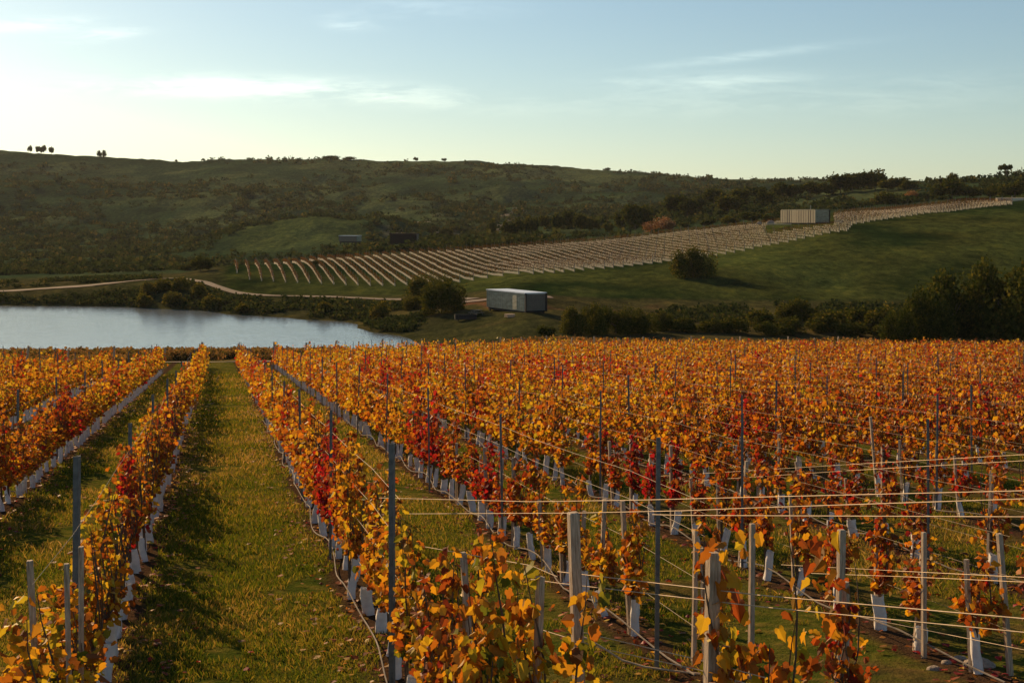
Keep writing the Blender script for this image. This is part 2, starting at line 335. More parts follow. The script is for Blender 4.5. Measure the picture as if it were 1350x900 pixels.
# ------------------------------------------------------------------ leaf materials
def leaf_material(name, stops, obj_tone, trans=.45, spec=.25):
    m, t, p = mat(name, .6); p.inputs['Specular IOR Level'].default_value = spec
    a = t.add('ShaderNodeAttribute'); a.attribute_name = 'lv'
    b = t.add('ShaderNodeAttribute'); b.attribute_name = 'tone'
    if obj_tone: b.attribute_type = 'OBJECT'
    pos = t.add('ShaderNodeNewGeometry').outputs['Position']; n = t.noise(pos, 2.2, 2, .6)
    v = t.m('ADD', t.m('MULTIPLY', b.outputs['Fac'], .55), t.m('ADD', t.m('MULTIPLY', a.outputs['Fac'], .62), t.m('MULTIPLY', t.m('SUBTRACT', n, .5), .45)), clamp=True)
    c = t.ramp(v, stops)
    t.l.new(c, p.inputs['Base Color'])
    tr = t.add('ShaderNodeBsdfTranslucent'); t.l.new(t.mix(1.0, c, (1.25, 1.1, .8), 'MULTIPLY'), tr.inputs[0])
    mx = t.add('ShaderNodeMixShader'); mx.inputs[0].default_value = trans
    t.l.new(p.outputs[0], mx.inputs[1]); t.l.new(tr.outputs[0], mx.inputs[2]); t.l.new(mx.outputs[0], t.n['Material Output'].inputs[0])
    return m
VST = [(0, (.11, .13, .015)), (.10, (.46, .38, .025)), (.26, (.58, .31, .018)), (.38, (.28, .14, .02)), (.46, (.52, .18, .014)), (.58, (.17, .06, .014)), (.68, (.36, .075, .012)), (.78, (.16, .035, .012)), (.88, (.42, .022, .02)), (1, (.26, .012, .02))]
M_vine = leaf_material('vine_leaves', VST, True)
M_vine_far = leaf_material('vine_leaves_massed', VST, False)
M_bark = simple('vine_bark', (.07, .045, .028), (.16, .11, .07), 30, .9)
M_tube = simple('white_guard_sleeve', (.62, .60, .58), (.88, .85, .80), 9, .5, bump=.4)
M_wood = simple('weathered_wood', (.24, .17, .11), (.62, .50, .37), 14, .85, stretch=(6, 6, .6), bump=.4)
M_steel = simple('galvanised_steel', (.11, .12, .12), (.20, .21, .21), 16, .6, metal=.3)
M_wire = simple('trellis_wire', (.38, .28, .18), (.62, .48, .32), 9, .6, metal=.2)
M_wire_thin = simple('trellis_wire_thin', (.22, .17, .12), (.34, .26, .18), 5, .7)
M_hose = simple('drip_hose', (.10, .09, .08), (.22, .19, .16), 8, .9)
M_grass = leaf_material('grass_blades', [(0, (.03, .065, .006)), (.36, (.08, .115, .010)), (.58, (.18, .17, .018)), (.85, (.30, .20, .05)), (1, (.38, .26, .10))], False, .45, .05)

LEAF = np.array([(0, .05), (.20, -.10), (.40, -.02), (.50, .20), (.40, .36), (.49, .60), (.32, .66), (.20, .78), (0, 1.0)])
CURL = np.random.default_rng(2)   # one half of a lobed vine leaf
def leaves(mb, P, size, lv, tone=0, lod=0, rng=RNG, droop=.35, mi=0):
    """lod 0 = two-sided lobed leaf folded at the midrib, 1 = kite with fold, 2 = single quad"""
    n = len(P)
    if n == 0: return
    size = np.broadcast_to(size, (n,)); a = rng.random(n) * 2 * np.pi
    nz = rng.normal(0, .5, n)
    N = np.stack([np.cos(a), np.sin(a), nz], 1); N /= np.linalg.norm(N, axis=1)[:, None]
    T = np.stack([rng.normal(0, .6, n), rng.normal(0, .6, n), -np.full(n, droop or 0) - rng.random(n)], 1)
    if droop is None:
        N = rng.normal(0, 1, (n, 3)); N /= np.linalg.norm(N, axis=1)[:, None]; T = rng.normal(0, 1, (n, 3))
    T -= (T * N).sum(1)[:, None] * N; T /= np.linalg.norm(T, axis=1)[:, None]; B = np.cross(N, T)
    S = size[:, None, None]
    if lod == 0:
        half = LEAF; h2 = half[1:-1] * np.array((-1, 1)); pts = np.vstack([half, h2]); k = len(pts)
        fold = np.abs(pts[:, 0])[None] * rng.uniform(.05, .75, n)[:, None] - (pts[:, 1] ** 2)[None] * rng.uniform(-.25, .6, n)[:, None]
        V = P[:, None] + S * (pts[None, :, :1] * B[:, None] * rng.uniform(.75, 1.05, n)[:, None, None] + pts[None, :, 1:] * T[:, None] + fold[:, :, None] * N[:, None])
        base = (np.arange(n) * k)[:, None]; h = len(half)
        # strips between midrib root/tip and the lobes, as triangle fans so that curled leaves shade unevenly
        fan = []
        for side in (list(range(0, h)), [0] + list(range(h, k)) + [h - 1]):
            for q in range(1, h - 1):
                tri = (0, side[q], side[q + 1]) if q < h // 2 else (h - 1, side[q], side[q + 1])
                if len(set(tri)) == 3: fan.append(tri)
            fan.append((0, side[h // 2], h - 1))
        Fc = (base[:, None, :] + np.array(fan)[None]).reshape(-1, 3)
    elif lod == 1:
        pts = np.array([(0, 0), (.5, .3), (.42, .62), (0, 1), (-.42, .62), (-.5, .3)]); fold = np.abs(pts[:, 0]) * .35
        V = P[:, None] + S * (pts[None, :, :1] * B[:, None] + pts[None, :, 1:] * T[:, None] + fold[None, :, None] * N[:, None])
        base = (np.arange(n) * 6)[:, None]; Fc = np.concatenate([base + np.array((0, 1, 2, 3)), base + np.array((0, 3, 4, 5))]); k = 6
    else:
        pts = np.array([(0, 0), (.5, .45), (0, 1), (-.5, .5)])
        V = P[:, None] + S * (pts[None, :, :1] * B[:, None] + pts[None, :, 1:] * T[:, None])
        Fc = (np.arange(n) * 4)[:, None] + np.arange(4); k = 4
    mb.put(V.reshape(-1, 3), Fc, mi, np.repeat(lv, k), np.repeat(np.broadcast_to(tone, (n,)), k))

def vine_points(n, along, across, h0, h1, rng, nshoot):
    """leaf positions gathered round upright wavy shoots; local x runs along the row"""
    out = []; canes = []
    sx = np.linspace(-along, along, nshoot) + rng.normal(0, .05, nshoot) if nshoot > 1 else np.zeros(1)
    for q in range(nshoot):
        top = h0 + (h1 - h0) * rng.choice((.45, .62, .8, 1.0, 1.1)) * rng.uniform(.9, 1.08); zz = np.linspace(h0, top, 7); ph = rng.random(2) * 6
        cx = sx[q] + .05 * np.sin(zz * 4 + ph[0]); cy = across * .35 * np.sin(zz * 3.1 + ph[1])
        canes.append(np.c_[cx, cy, zz])
        m = n // nshoot; t = rng.random(m) ** 1.15; z = h0 + (top - h0) * t
        w = (.22 + .85 * np.sin(np.pi * np.clip(t * .9 + .1, 0, 1))) * (.6 + .8 * vnoise(z * 4 + q * 9, z * 0 + q))
        out.append(np.c_[np.interp(z, zz, cx) + rng.normal(0, along / max(nshoot, 2) * .9 + .03, m), np.interp(z, zz, cy) + rng.normal(0, 1, m) * across * .5 * w, z])
    return np.concatenate(out), canes
def vine_meshes(kind, seed):
    rng = np.random.default_rng(seed)
    if kind == 'full': n, along, across, h0, h1, ns, sz, lod = 600, .43, .17, .52, 1.66, 9, .071, 0
    elif kind == 'thin': n, along, across, h0, h1, ns, sz, lod = 220, .16, .13, .50, 1.55, 4, .073, 0
    elif kind == 'big': n, along, across, h0, h1, ns, sz, lod = 400, .28, .22, .46, 1.62, 5, .088, 0
    else: n, along, across, h0, h1, ns, sz, lod = 290, .44, .22, .54, 1.66, 8, .098, 1
    P, canes = vine_points(n, along, across, h0, h1, rng, ns)
    mb = MB(); leaves(mb, P, sz * rng.uniform(.55, 1.25, n // ns * ns), rng.random(len(P)), 0, lod, rng)
    fol = mb.me('vine_foliage', [M_vine], attrs=True)
    mb = MB()
    mb.tube([(0, 0, -.05), (.02, .01, .3), (-.01, .02, .6), (.01, 0, .8)], [.022, .018, .015, .012], 6)
    for c in canes:
        mb.tube(np.vstack([[(0, 0, .62)], [(c[0, 0] * .6, c[0, 1], .68)], c[2:]]), [.009] + [.007] * (len(c) - 3) + [.004] * 1 + [.003], 4, cap=False)
    tr = mb.me('vine_trunk', [M_bark])
    return fol, tr
def guard_mesh(seed):
    rng = np.random.default_rng(seed); n = 14; hs = np.linspace(0, .44, 9); V = []
    lean = rng.normal(0, .05, 2); rx = rng.uniform(.046, .066); ry = rng.uniform(.034, .05); a0 = rng.random() * 3
    for i, h in enumerate(hs):
        for j in range(n):
            a = j * 2 * np.pi / n; k = 1 + .13 * math.sin(3 * a + h * 17 + a0) + rng.normal(0, .05) + (.12 if i == 0 else 0)
            V.append((rx * k * math.cos(a) + lean[0] * h, ry * k * math.sin(a) + lean[1] * h, h - .03 + .012 * math.sin(a * 2 + a0) * (i == 8)))
    Fc = [(i * n + j, i * n + (j + 1) % n, (i + 1) * n + (j + 1) % n, (i + 1) * n + j) for i in range(8) for j in range(n)]
    return mesh_np('tree_guard', V, Fc, np.full(len(Fc), 4), [M_tube], smooth=True)
def stake_mesh(h, w):
    mb = MB(); mb.box((0, 0, h / 2 - .1), (w, w, h + .2)); return mb.me('stake', [M_wood])
VAR = {'full': [vine_meshes('full', 10 + i) for i in range(7)], 'thin': [vine_meshes('thin', 30 + i) for i in range(6)],
       'big': [vine_meshes('big', 50 + i) for i in range(3)], 'mid': [vine_meshes('mid', 70 + i) for i in range(7)]}
GUARDS = [guard_mesh(90 + i) for i in range(7)]
STAKES = [stake_mesh(1.15, .035), stake_mesh(1.45, .04), stake_mesh(1.3, .03)]

ONES = ['', 'first', 'second', 'third', 'fourth', 'fifth', 'sixth', 'seventh', 'eighth', 'ninth', 'tenth', 'eleventh', 'twelfth', 'thirteenth', 'fourteenth', 'fifteenth', 'sixteenth', 'seventeenth', 'eighteenth', 'nineteenth']
TENS = {20: ('twentieth', 'twenty'), 30: ('thirtieth', 'thirty'), 40: ('fortieth', 'forty'), 50: ('fiftieth', 'fifty'), 60: ('sixtieth', 'sixty'), 70: ('seventieth', 'seventy'), 80: ('eightieth', 'eighty'), 90: ('ninetieth', 'ninety')}
def ordw(n):
    if n < 20: return ONES[n]
    t = n // 10 * 10; return TENS[t][0] if n == t else TENS[t][1] + '-' + ONES[n - t]
def rowname(k):
    return f'{ordw(2 - k)} row left of path' if k <= 1 else f'{ordw(k - 1)} row right of path'

def tone_at(x, y):
    near = min(max((18 - y) / 5, 0), 1) if x < 1 else 0
    t = .46 * float(fbm(np.array(x / 3.1 + 40), np.array(y / 4.5 + 11), 3)) + random.uniform(-.04, .14)
    r = float(vnoise(np.array(x / 2.4 + 7), np.array(y / 3.3 + 90)))
    if r > .72: t += .6 * min((r - .72) / .10, 1)
    rt = min(max((x / max(y, 1) + .05) / .3, 0), 1)
    t *= 1 - .5 * near
    for qx, qd, rr, am in ((20, 33, 3.0, .6), (110, 24, 2.2, .35), (600, 23, 2.0, .4), (640, 21, 1.6, .4), (370, 31, 1.6, .3), (395, 20, 1.2, .3), (880, 24, 2.0, .3), (620, 60, 4, .35), (770, 70, 4, .35), (830, 62, 4, .3), (1160, 20, 1.5, .3), (575, 52, 3, .3)):
        r2 = ((x - (qx - CX) / F * qd) / rr) ** 2 + ((y - qd) / (rr * 1.6)) ** 2; t += .85 * am * math.exp(-r2)
    return min(max(t - .13 + .19 * rt - .10 * min(max((y - 45) / 60, 0), 1), 0), 1)
def tone_word(t): return 'golden' if t < .30 else 'orange' if t < .46 else 'russet' if t < .62 else 'crimson'

# ------------------------------------------------------------------ vineyard plants
plants = []
for k in range(-14, 34):
    y0 = 8.7 if k in (1, 2) else 12.0 if k == 3 else 11.2
    yend = row_end(k); step = .92 * .98; y = y0 + random.uniform(0, .4) + (.0 if k < 3 else .2)
    while y < yend:
        x = ROWX(k, y) + random.gauss(0, .035); px = CX + F * x / y; margin = 1900 * .8 / y
        if -margin - 20 < px < 1350 + margin + 20:
            if not (k >= 3 and y < 40 and random.random() < .06): plants.append((y, x, k, px))
        y += step * random.uniform(.93, 1.07) * (1.04 if (k >= 3 and y < 24) else 1)
plants.sort()
IND = plants[:288]; REST = plants[288:]
cnt = {}
def put_vine(x, y, k, kind, label, sc=1.0, rz=None, guard=True, stake=None, tone=None):
    v = empty('grapevine', (x, y, float(H(x, y)) - .01), ROWANG + random.gauss(0, .1) if rz is None else rz)
    v.scale = (sc,) * 3 if not isinstance(sc, tuple) else sc
    tag(v, label, 'grapevine', 'grapevines of the near vineyard')
    fo, tr = random.choice(VAR[kind]); f = link('foliage', fo, v); f['tone'] = tone
    if random.random() < .5: f.rotation_euler = (0, 0, math.pi)
    if k == 1: f.location.y = .10
    link('trunk', tr, v)
    if guard:
        g = link('tree_guard', random.choice(GUARDS), v); g.rotation_euler = (random.gauss(0, .09), random.gauss(0, .09), random.uniform(0, 6)); g.scale = (1, 1, random.uniform(.75, 1.08))
    if stake is not None:
        s_ = link('stake', STAKES[stake], v); s_.location = (.07, .03, 0); s_.rotation_euler = (random.gauss(0, .035), random.gauss(0, .035), random.uniform(0, .4))
    return v
for (y, x, k, px) in IND:
    cnt[k] = cnt.get(k, 0) + 1
    tone = tone_at(x, y)
    right = k >= 3 and y < 27 and px > 540
    kind = 'thin' if right else ('full' if y < 24 else 'mid')
    if k in (0, 1, 2) and random.random() < (.42 if k == 1 else .2): kind = 'thin'
    if k == 2 and y < 12.8: kind = 'thin'
    if k == 1 and y < 11: kind = 'big'
    hs = random.uniform(.80, 1.08) * (.92 if k in (0, 1) else 1) * (.92 if right else 1) * (.86 if k == 1 and y < 11 else 1)
    put_vine(x, y, k, kind, f'{tone_word(tone)} grapevine, {ordw(cnt[k])} from the near end, in the {rowname(k)}', (1, 1, hs), None, True,
             random.choice((0, 1, 2)) if right and y < 26 and random.random() < .85 else None, tone)
# the leafy plants that stand nearest, cut by the lower edge
for (px, d, kind, sc, tone, lab, st) in ((690, 8.8, 'big', (1, 1, 1.05), -.05, 'large-leaved golden grapevine nearest the camera, left of the leaning pale post', 1),
                                         (1003, 8.2, 'big', (.9, .9, 1.06), .12, 'orange and green grapevine nearest the camera, right of the thick square post', None),
                                         (1112, 10.2, 'thin', (1, 1, .86), .36, 'short orange grapevine low on the right, tied to a square pale stake', 1),
                                         (602, 11.2, 'thin', (1.1, 1.1, .95), .2, 'small golden grapevine between the steel post and the leaning pale post', 2)):
    x = (px - CX) / F * d; put_vine(x, d, 0, kind, lab, sc, random.random(), True, st, tone)

def merge_rest():
    mb = MB(); rng = np.random.default_rng(99)
    for (y, x, k, px) in REST:
        tone = tone_at(x, y); z = float(H(x, y)); n = int(np.interp(y, [25, 50, 100, 150], [240, 116, 60, 43])); sz = float(np.interp(y, [25, 50, 100, 150], [.095, .13, .175, .21]))
        P, _ = vine_points(n, .46, .26, .52, 1.66 * rng.uniform(.85, 1.08), rng, 5)
        c, s_ = math.cos(ROWANG), math.sin(ROWANG)
        P = np.c_[P[:, 0] * c - P[:, 1] * s_ + x, P[:, 0] * s_ + P[:, 1] * c + y, P[:, 2] + z]
        leaves(mb, P, sz * rng.uniform(.5, 1.2, len(P)), rng.random(len(P)), tone, 2 if y > 50 else 1, rng)
        a = rng.normal(0, .03, 2); r = .052
        mb.tube([(x, y, z - .02), (x + a[0], y + a[1], z + rng.uniform(.36, .46))], [r, r * .9], 6, 1, cap=False)
        mb.box((x, y, z + .55), (.03, .03, .5), mi=2)
    o = mb.build('massed_vines', [M_vine_far, M_tube, M_bark], attrs=True)
    tag(o, 'dense mass of orange and red vines filling the middle and far vineyard', 'vines', kind='stuff')
merge_rest()

# ------------------------------------------------------------------ trellis posts, wires, hoses
def steel_post():
    mb = MB(); h = 2.16                                      # channel section: web and two lips
    mb.box((0, 0, h / 2 - .15), (.004, .05, h + .3)); mb.box((.018, .0265, h / 2 - .15), (.036, .004, h + .3)); mb.box((.018, -.0265, h / 2 - .15), (.036, .004, h + .3))
    me = mb.me('steel_post', [M_steel]); return me
ST = steel_post()
def wooden(h, w):
    mb = MB(); n = 4; z = np.array((-.25, h * .4, h - .01, h)); r = np.array((w, w, w, w * .82)) * .7071
    V = [(r[i] * math.cos(a) , r[i] * math.sin(a), z[i]) for i in range(4) for a in (np.arange(4) * np.pi / 2 + np.pi / 4)]
    Fc = [(i * 4 + j, i * 4 + (j + 1) % 4, (i + 1) * 4 + (j + 1) % 4, (i + 1) * 4 + j) for i in range(3) for j in range(4)] + [(12, 13, 14, 15)]
    mb.put(V, Fc); return mb.me('wooden_post', [M_wood])
npost = 0
for k in range(-8, 30):
    y = {1: 11.1, 2: 12.1, 3: 12.75}.get(k, 15 + random.uniform(0, 6)); i = 0
    while y < row_end(k) - 2 and npost < 290:
        x = ROWX(k, y) - (.08 if k != 3 else .22); px = CX + F * x / y
        if -10 < px < 1360:
            i += 1; npost += 1
            o = link('steel_post', ST, None, (x, y, float(H(x, y)))); o.rotation_euler = (random.gauss(0, .012), random.gauss(0, .012), ROWANG + 1.2 + random.gauss(0, .15))
            o.scale = (1.0 if y < 14 else .75, 1.0 if y < 14 else .75, random.uniform(.84, .93) if y > 14 else .96)
            tag(o, f'grey steel trellis post, {ordw(i)} from the near end, in the {rowname(k)}', 'post', 'steel trellis posts')
        y += 6.6 * random.uniform(.95, 1.05)
EP = [wooden(1.75, .11), wooden(1.9, .12)]
i = 0
for k in range(-7, 28):
    y = row_end(k) + .8; x = ROWX(k, y); px = CX + F * x / y
    if 0 < px < 1350:
        i += 1; o = link('end_post', EP[i % 2], None, (x, y, float(H(x, y)))); o.rotation_euler = (random.uniform(-.05, .16), random.gauss(0, .09), random.random())
        tag(o, f'wooden end post at the far end of the {rowname(k)}', 'post', 'wooden end posts at the far edge')
for (px, py, d, w, lean, lab) in ((755, 674, 9.5, .078, (.0, -.035), 'tall pale wooden post leaning left, with two taut wires on its top'),
                                  (941, 728, 8.2, .078, (.0, .02), 'thick square pale wooden post, right of the tall steel post'),
                                  (610, 726, 11.2, .055, (.0, -.07), 'thin leaning grey wooden stake beside the small golden vine'),
                                  (1110, 698, 11.2, .06, (.0, .02), 'square pale wooden stake standing behind the short orange vine'),
                                  (1218, 701, 13.4, .045, (0, 0), 'slim upright wooden stake above the crumpled guard by the stones'),
                                  (1315, 701, 12.6, .05, (0, -.09), 'slim wooden stake leaning left near the right edge'),
                                  (918, 699, 13.0, .045, (0, .02), 'slim pale stake just left of the thick square post'),
                                  (992, 690, 12.5, .05, (0, .01), 'slim brown stake right of the thick square post'),
                                  (40, 737, 9.6, .05, (0, -.05), 'short grey stake at the lower left corner, leaning left'),
                                  (107, 720, 10.3, .045, (0, 0), 'short grey stake just left of the steel post in the left row'),
                                  (88, 742, 9.4, .04, (0, -.02), 'short blue-grey stake topped by yellow leaves at lower left')):
    p = PW(px, py, d); g = float(H(p.x, p.y)); o = link('wooden_post', wooden(p.z - g, w * .85), None, (p.x, p.y, g)); o.rotation_euler = (lean[0], lean[1], .28)
    o.location.x -= lean[1] * (p.z - g)
    tag(o, lab, 'post', 'wooden posts in the foreground')
WN = {.52: 'lowest', .92: 'second lowest', 1.3: 'second highest', 1.62: 'highest'}
for k in range(-1, 16):
    ys = np.arange(12.1 if k > 1 else 8.0, min(row_end(k), 75), 2.2); 
    for h in WN:
        if k in (0, -1, 1) and h in (.52, 1.3): continue
        xs = ROWX(k, ys) + .0; zs = H(xs, ys) + h + np.sin(ys * .95) * .015 + random.gauss(0, .02)
        mb = MB(); mb.tube(np.c_[xs - .03, ys, zs], .0016 if k > 3 else .002, 4)
        tag(mb.build('trellis_wire', M_wire_thin), f'{WN[h]} thin wire strung along the {rowname(k)}', 'wire', 'trellis wires along the rows')
    if k <= 7:
        ys = np.arange(8.5 if k < 3 else 12.1, 45, .45); xs = ROWX(k, ys) - .11 + .05 * np.sin(ys * 1.3 + k); zs = H(xs, ys) + .05 + .11 * np.abs(np.sin(ys * .95 + k)) ** 2
        mb = MB(); mb.tube(np.c_[xs, ys, zs], .008, 5)
        tag(mb.build('drip_hose', M_hose), f'drip hose sagging along the foot of the {rowname(k)}', 'hose', 'drip hoses')
def invd(px): return 1 / (1 / 12.1 + (px - 535) / 815 * (1 / 6.2 - 1 / 12.1))
for pts, r, lab in ((((500, 656), (700, 661), (840, 659), (1000, 655), (1420, 645)), .0028, 'thick topmost wire crossing the foreground to the right edge'),
                    (((540, 677), (756, 676), (900, 673), (1000, 669), (1420, 655)), .0028, 'second wire from the top, resting on the tall pale wooden post'),
                    (((860, 678), (900, 679), (1350, 681), (1420, 682)), .0028, 'third crossing wire, thinner, just below the thick pair'),
                    (((735, 753), (1000, 784), (1350, 815), (1420, 822)), .0032, 'upper of two sloping wires crossing both pale posts at mid height'),
                    (((700, 763), (735, 768), (1000, 799), (1350, 833), (1420, 841)), .0028, 'lower of two sloping wires crossing both pale posts at mid height'),
                    (((735, 760), (700, 745), (535, 716)), .0028, 'wire falling from the steel post right of the path to the pale post'),
                    (((712, 829), (800, 856), (920, 882), (1000, 905)), .0028, 'lower wire near the ground running past the tall pale post'),
                    (((767, 833), (912, 867), (1010, 893)), .0028, 'upper wire of the pair near the ground behind the thick post')):
    P = [PW(px, py, invd(px)) for px, py in pts]
    mb = MB(); mb.tube(np.array([tuple(p) for p in P]), r, 6)
    tag(mb.build('crossing_wire', M_wire), lab, 'wire', 'wires crossing the foreground')
for pts, dd, lab in ((((860, 628), (1120, 612), (1420, 595)), (24, 20, 15), 'faint upper wire rising to the right above the thick pair'),
                     (((880, 636), (1120, 620), (1420, 603)), (24, 20, 15), 'faint lower wire rising to the right above the thick pair'),
                     (((1030, 744), (1180, 752), (1420, 764)), (15, 13.5, 11), 'upper thin wire behind the slim stakes at right'),
                     (((1060, 755), (1200, 760), (1420, 770)), (15, 13.5, 11), 'lower thin wire behind the slim stakes at right'),
                     (((1130, 812), (1250, 836), (1420, 870)), (12, 11.2, 10), 'thin wire sloping down above the stones at lower right')):
    mb = MB(); mb.tube(np.array([tuple(PW(px, py, d)) for (px, py), d in zip(pts, dd)]), .0024, 5)
    tag(mb.build('crossing_wire', M_wire), lab, 'wire', 'wires crossing the foreground')
ys = [(757, 840), (775, 846), (795, 858), (820, 874), (850, 883), (885, 888), (930, 893), (980, 905)]
mb = MB(); mb.tube(np.array([tuple(PW(a, b, 13.2 - i * .12) + Vector((0, 0, .03))) for i, (a, b) in enumerate(ys)]), .009, 6)
tag(mb.build('drip_hose', M_wire), 'pale hose curving over bare soil below the tall steel post', 'hose')

# ------------------------------------------------------------------ stones
def rock_mesh(seed):
    rng = np.random.default_rng(seed); import bmesh
    bm = bmesh.new(); bmesh.ops.create_icosphere(bm, subdivisions=3, radius=1)
    for v in bm.verts:
        c = v.co; k = 1 + .5 * (float(fbm(np.array(c.x * 1.4 + seed), np.array(c.y * 1.4 + c.z * 1.7), 3)) - .5); v.co = Vector((c.x * k, c.y * k * .8, max(c.z * k * .55, -.2)))
    me = bpy.data.meshes.new('stone'); bm.to_mesh(me); bm.free(); me.materials.append(M_rock); return me
M_rock = simple('stone', (.20, .16, .12), (.36, .30, .24), 5, .9, bump=.6)
for i, (px, py, s_, lab) in enumerate(((1292, 876, .14, 'largest flat grey stone beside the crumpled guard at lower right'), (1265, 868, .09, 'brown stone left of the largest flat stone'),
                                       (1232, 882, .07, 'pale pebble at the foot of the crumpled guard'), (1248, 872, .06, 'small dark stone between the pebble and the flat stone'),
                                       (470, 832, .06, 'pale stone by the hose at the right border of the path'))):
    d = 5824 / (py - 429); p = gp(px, d); o = link('stone', rock_mesh(i), None, p); o.scale = (s_, s_, s_); o.rotation_euler = (0, 0, i * 1.3)
    tag(o, lab, 'stone', 'stones by the vines')

# ------------------------------------------------------------------ grass (uncountable)
def build_grass():
    rng = np.random.default_rng(5); N = 340000
    q = rng.random(N); y = 11.2 * (90 / 11.2) ** (q ** 1.0); u = rng.uniform(-.38, .40, N); x = u * y
    ph = (x + .204 * (y - 12) + 3.45 + 2.56 * 40) / 2.56; fr = np.abs((ph + .5) % 1 - .5)
    dens = fbm(x / 1.3, y / 1.3, 3)
    keep = (fr + (dens - .5) * .25 > .07) & ((dens > .36)) & ((x < -.5) | (dens > .50))
    x, y, dens = x[keep], y[keep], dens[keep]; n = len(x); z = H(x, y)
    h = np.interp(y, [11, 30, 90], [.042, .06, .11]) * rng.uniform(.5, 1.5, n) * (.6 + .9 * fbm(x / .6, y / .6, 2)); w = np.interp(y, [11, 30, 90], [.0042, .010, .038])
    a = rng.random(n) * 6.283; bx, by = np.cos(a) * w, np.sin(a) * w; l = rng.normal(0, .45, (n, 2)) * h[:, None]
    V = np.stack([np.c_[x - bx, y - by, z - .01], np.c_[x + bx, y + by, z - .01], np.c_[x + l[:, 0] * .5 + bx * .6, y + l[:, 1] * .5 + by * .6, z + h * .65], np.c_[x + l[:, 0], y + l[:, 1], z + h]], 1).reshape(-1, 3)
    Fc = (np.arange(n) * 4)[:, None] + np.array((0, 1, 2, 3))
    tone = np.clip(fbm(x / 2.2, y / 3, 4) * 1.5 - .25, 0, 1)
    me = mesh_np('grass', V, Fc, np.full(n, 4), [M_grass], attrs={'lv': np.repeat(rng.random(n), 4), 'tone': np.repeat(tone, 4)})
    tag(link('grass', me), 'short green and straw-coloured grass growing in the alleys between vine rows', 'grass', kind='stuff')
build_grass()

def fallen():
    rng = np.random.default_rng(77); N = 15000
    y = 11.2 * (60 / 11.2) ** rng.random(N); k = rng.integers(-4, 14, N); x = -3.45 + 2.56 * (k - 1) - .204 * (y - 12) + rng.normal(0, .42, N)
    kp = np.abs(x / y) < .38; x, y = x[kp], y[kp]; z = H(x, y) + rng.uniform(.012, .05, len(x)); n = len(x)
    a = rng.random(n) * 6.283; sz = rng.uniform(.025, .05, n) * np.interp(y, [12, 60], [1, 1.8]); V = []
    for q, r in ((0, 1), (1.1, .8), (2.2, .95), (3.3, .8), (4.4, .95), (5.4, .75)): V.append(np.c_[x + np.cos(a + q) * sz * r, y + np.sin(a + q) * sz * r, z + rng.normal(0, .008, n)])
    V = np.stack(V, 1).reshape(-1, 3); Fc = (np.arange(n) * 6)[:, None] + np.arange(6)
    me = mesh_np('fallen_leaves', V, Fc, np.full(n, 6), [M_vine_far], attrs={'lv': np.repeat(rng.random(n), 6), 'tone': np.repeat(rng.uniform(.2, .8, n), 6)})
    tag(link('fallen_leaves', me), 'yellow and brown leaves fallen on the ground under the vines', 'leaves', kind='stuff')
fallen()

# ------------------------------------------------------------------ trees and shrubs
GST = [(0, (.020, .034, .007)), (.3, (.038, .055, .010)), (.6, (.075, .082, .014)), (1, (.20, .16, .03))]
M_crown = leaf_material('tree_leaves', GST, True, .28, 0)
M_scrub = leaf_material('scrub_leaves', [(0, (.011, .022, .010)), (.4, (.022, .038, .014)), (.85, (.045, .058, .018)), (1, (.085, .078, .025))], False, .3, 0)
M_russet = leaf_material('russet_leaves', [(0, (.12, .06, .02)), (1, (.28, .14, .05))], True, .3)
M_dryleaf = leaf_material('dry_shrub_leaves', [(0, (.04, .05, .013)), (.3, (.12, .10, .03)), (.6, (.19, .12, .04)), (1, (.26, .14, .06))], False, .35, 0)
M_trunk = simple('tree_bark', (.06, .045, .03), (.13, .10, .07), 4, .9)
def crown_mesh(seed, n, shape, mat_, leaf):
    """unit crown, radius about 1 wide, 0..1 high; leaf faces spread through uneven lobes"""
    ZS = {'bush': 1.9, 'round': 1.5, 'umbrella': .8, 'tall': 2.2}[shape]
    rng = np.random.default_rng(seed); K = {'round': 16, 'bush': 20, 'umbrella': 9, 'tall': 9}[shape]; P = []
    for q in range(K):
        a = rng.random() * 6.283; r = rng.random() ** .6
        if shape == 'round': c = (r * .68 * math.cos(a), r * .68 * math.sin(a), .3 + .5 * rng.random() * (1 - .45 * r)); rad = rng.uniform(.2, .36); fl = .7
        elif shape == 'bush': c = (r * .68 * math.cos(a), r * .68 * math.sin(a), .10 + .52 * rng.random() ** .7 * math.sqrt(max(1 - (r * .85) ** 2, 0))); rad = rng.uniform(.22, .36); fl = .9
        elif shape == 'umbrella': c = (r * .72 * math.cos(a), r * .72 * math.sin(a), .72 + .12 * rng.random()); rad = rng.uniform(.16, .28); fl = .4
        else: c = (r * .3 * math.cos(a), r * .3 * math.sin(a), .25 + .6 * rng.random()); rad = rng.uniform(.2, .35); fl = .7
        m = n // K; d = rng.normal(0, 1, (m, 3)); d /= np.linalg.norm(d, axis=1)[:, None]; rr = rad * rng.random(m) ** .4
        k = 1 + .45 * (vnoise(d[:, 0] * 3 + q, d[:, 1] * 3 + d[:, 2] * 2) - .5)
        p = np.array(c) + d * (rr * k)[:, None] * np.array((1, 1, fl)); P.append(p)
    P = np.concatenate(P); P = P[P[:, 2] > .0] * (1, 1, ZS)
    mb = MB(); leaves(mb, P, leaf * 1.6 * rng.uniform(.5, 1.3, len(P)), rng.random(len(P)), 0, 2, rng, None)
    mb.V = [v * (1, 1, 1 / ZS) for v in mb.V]
    return mb.me('crown', [mat_], attrs=True)
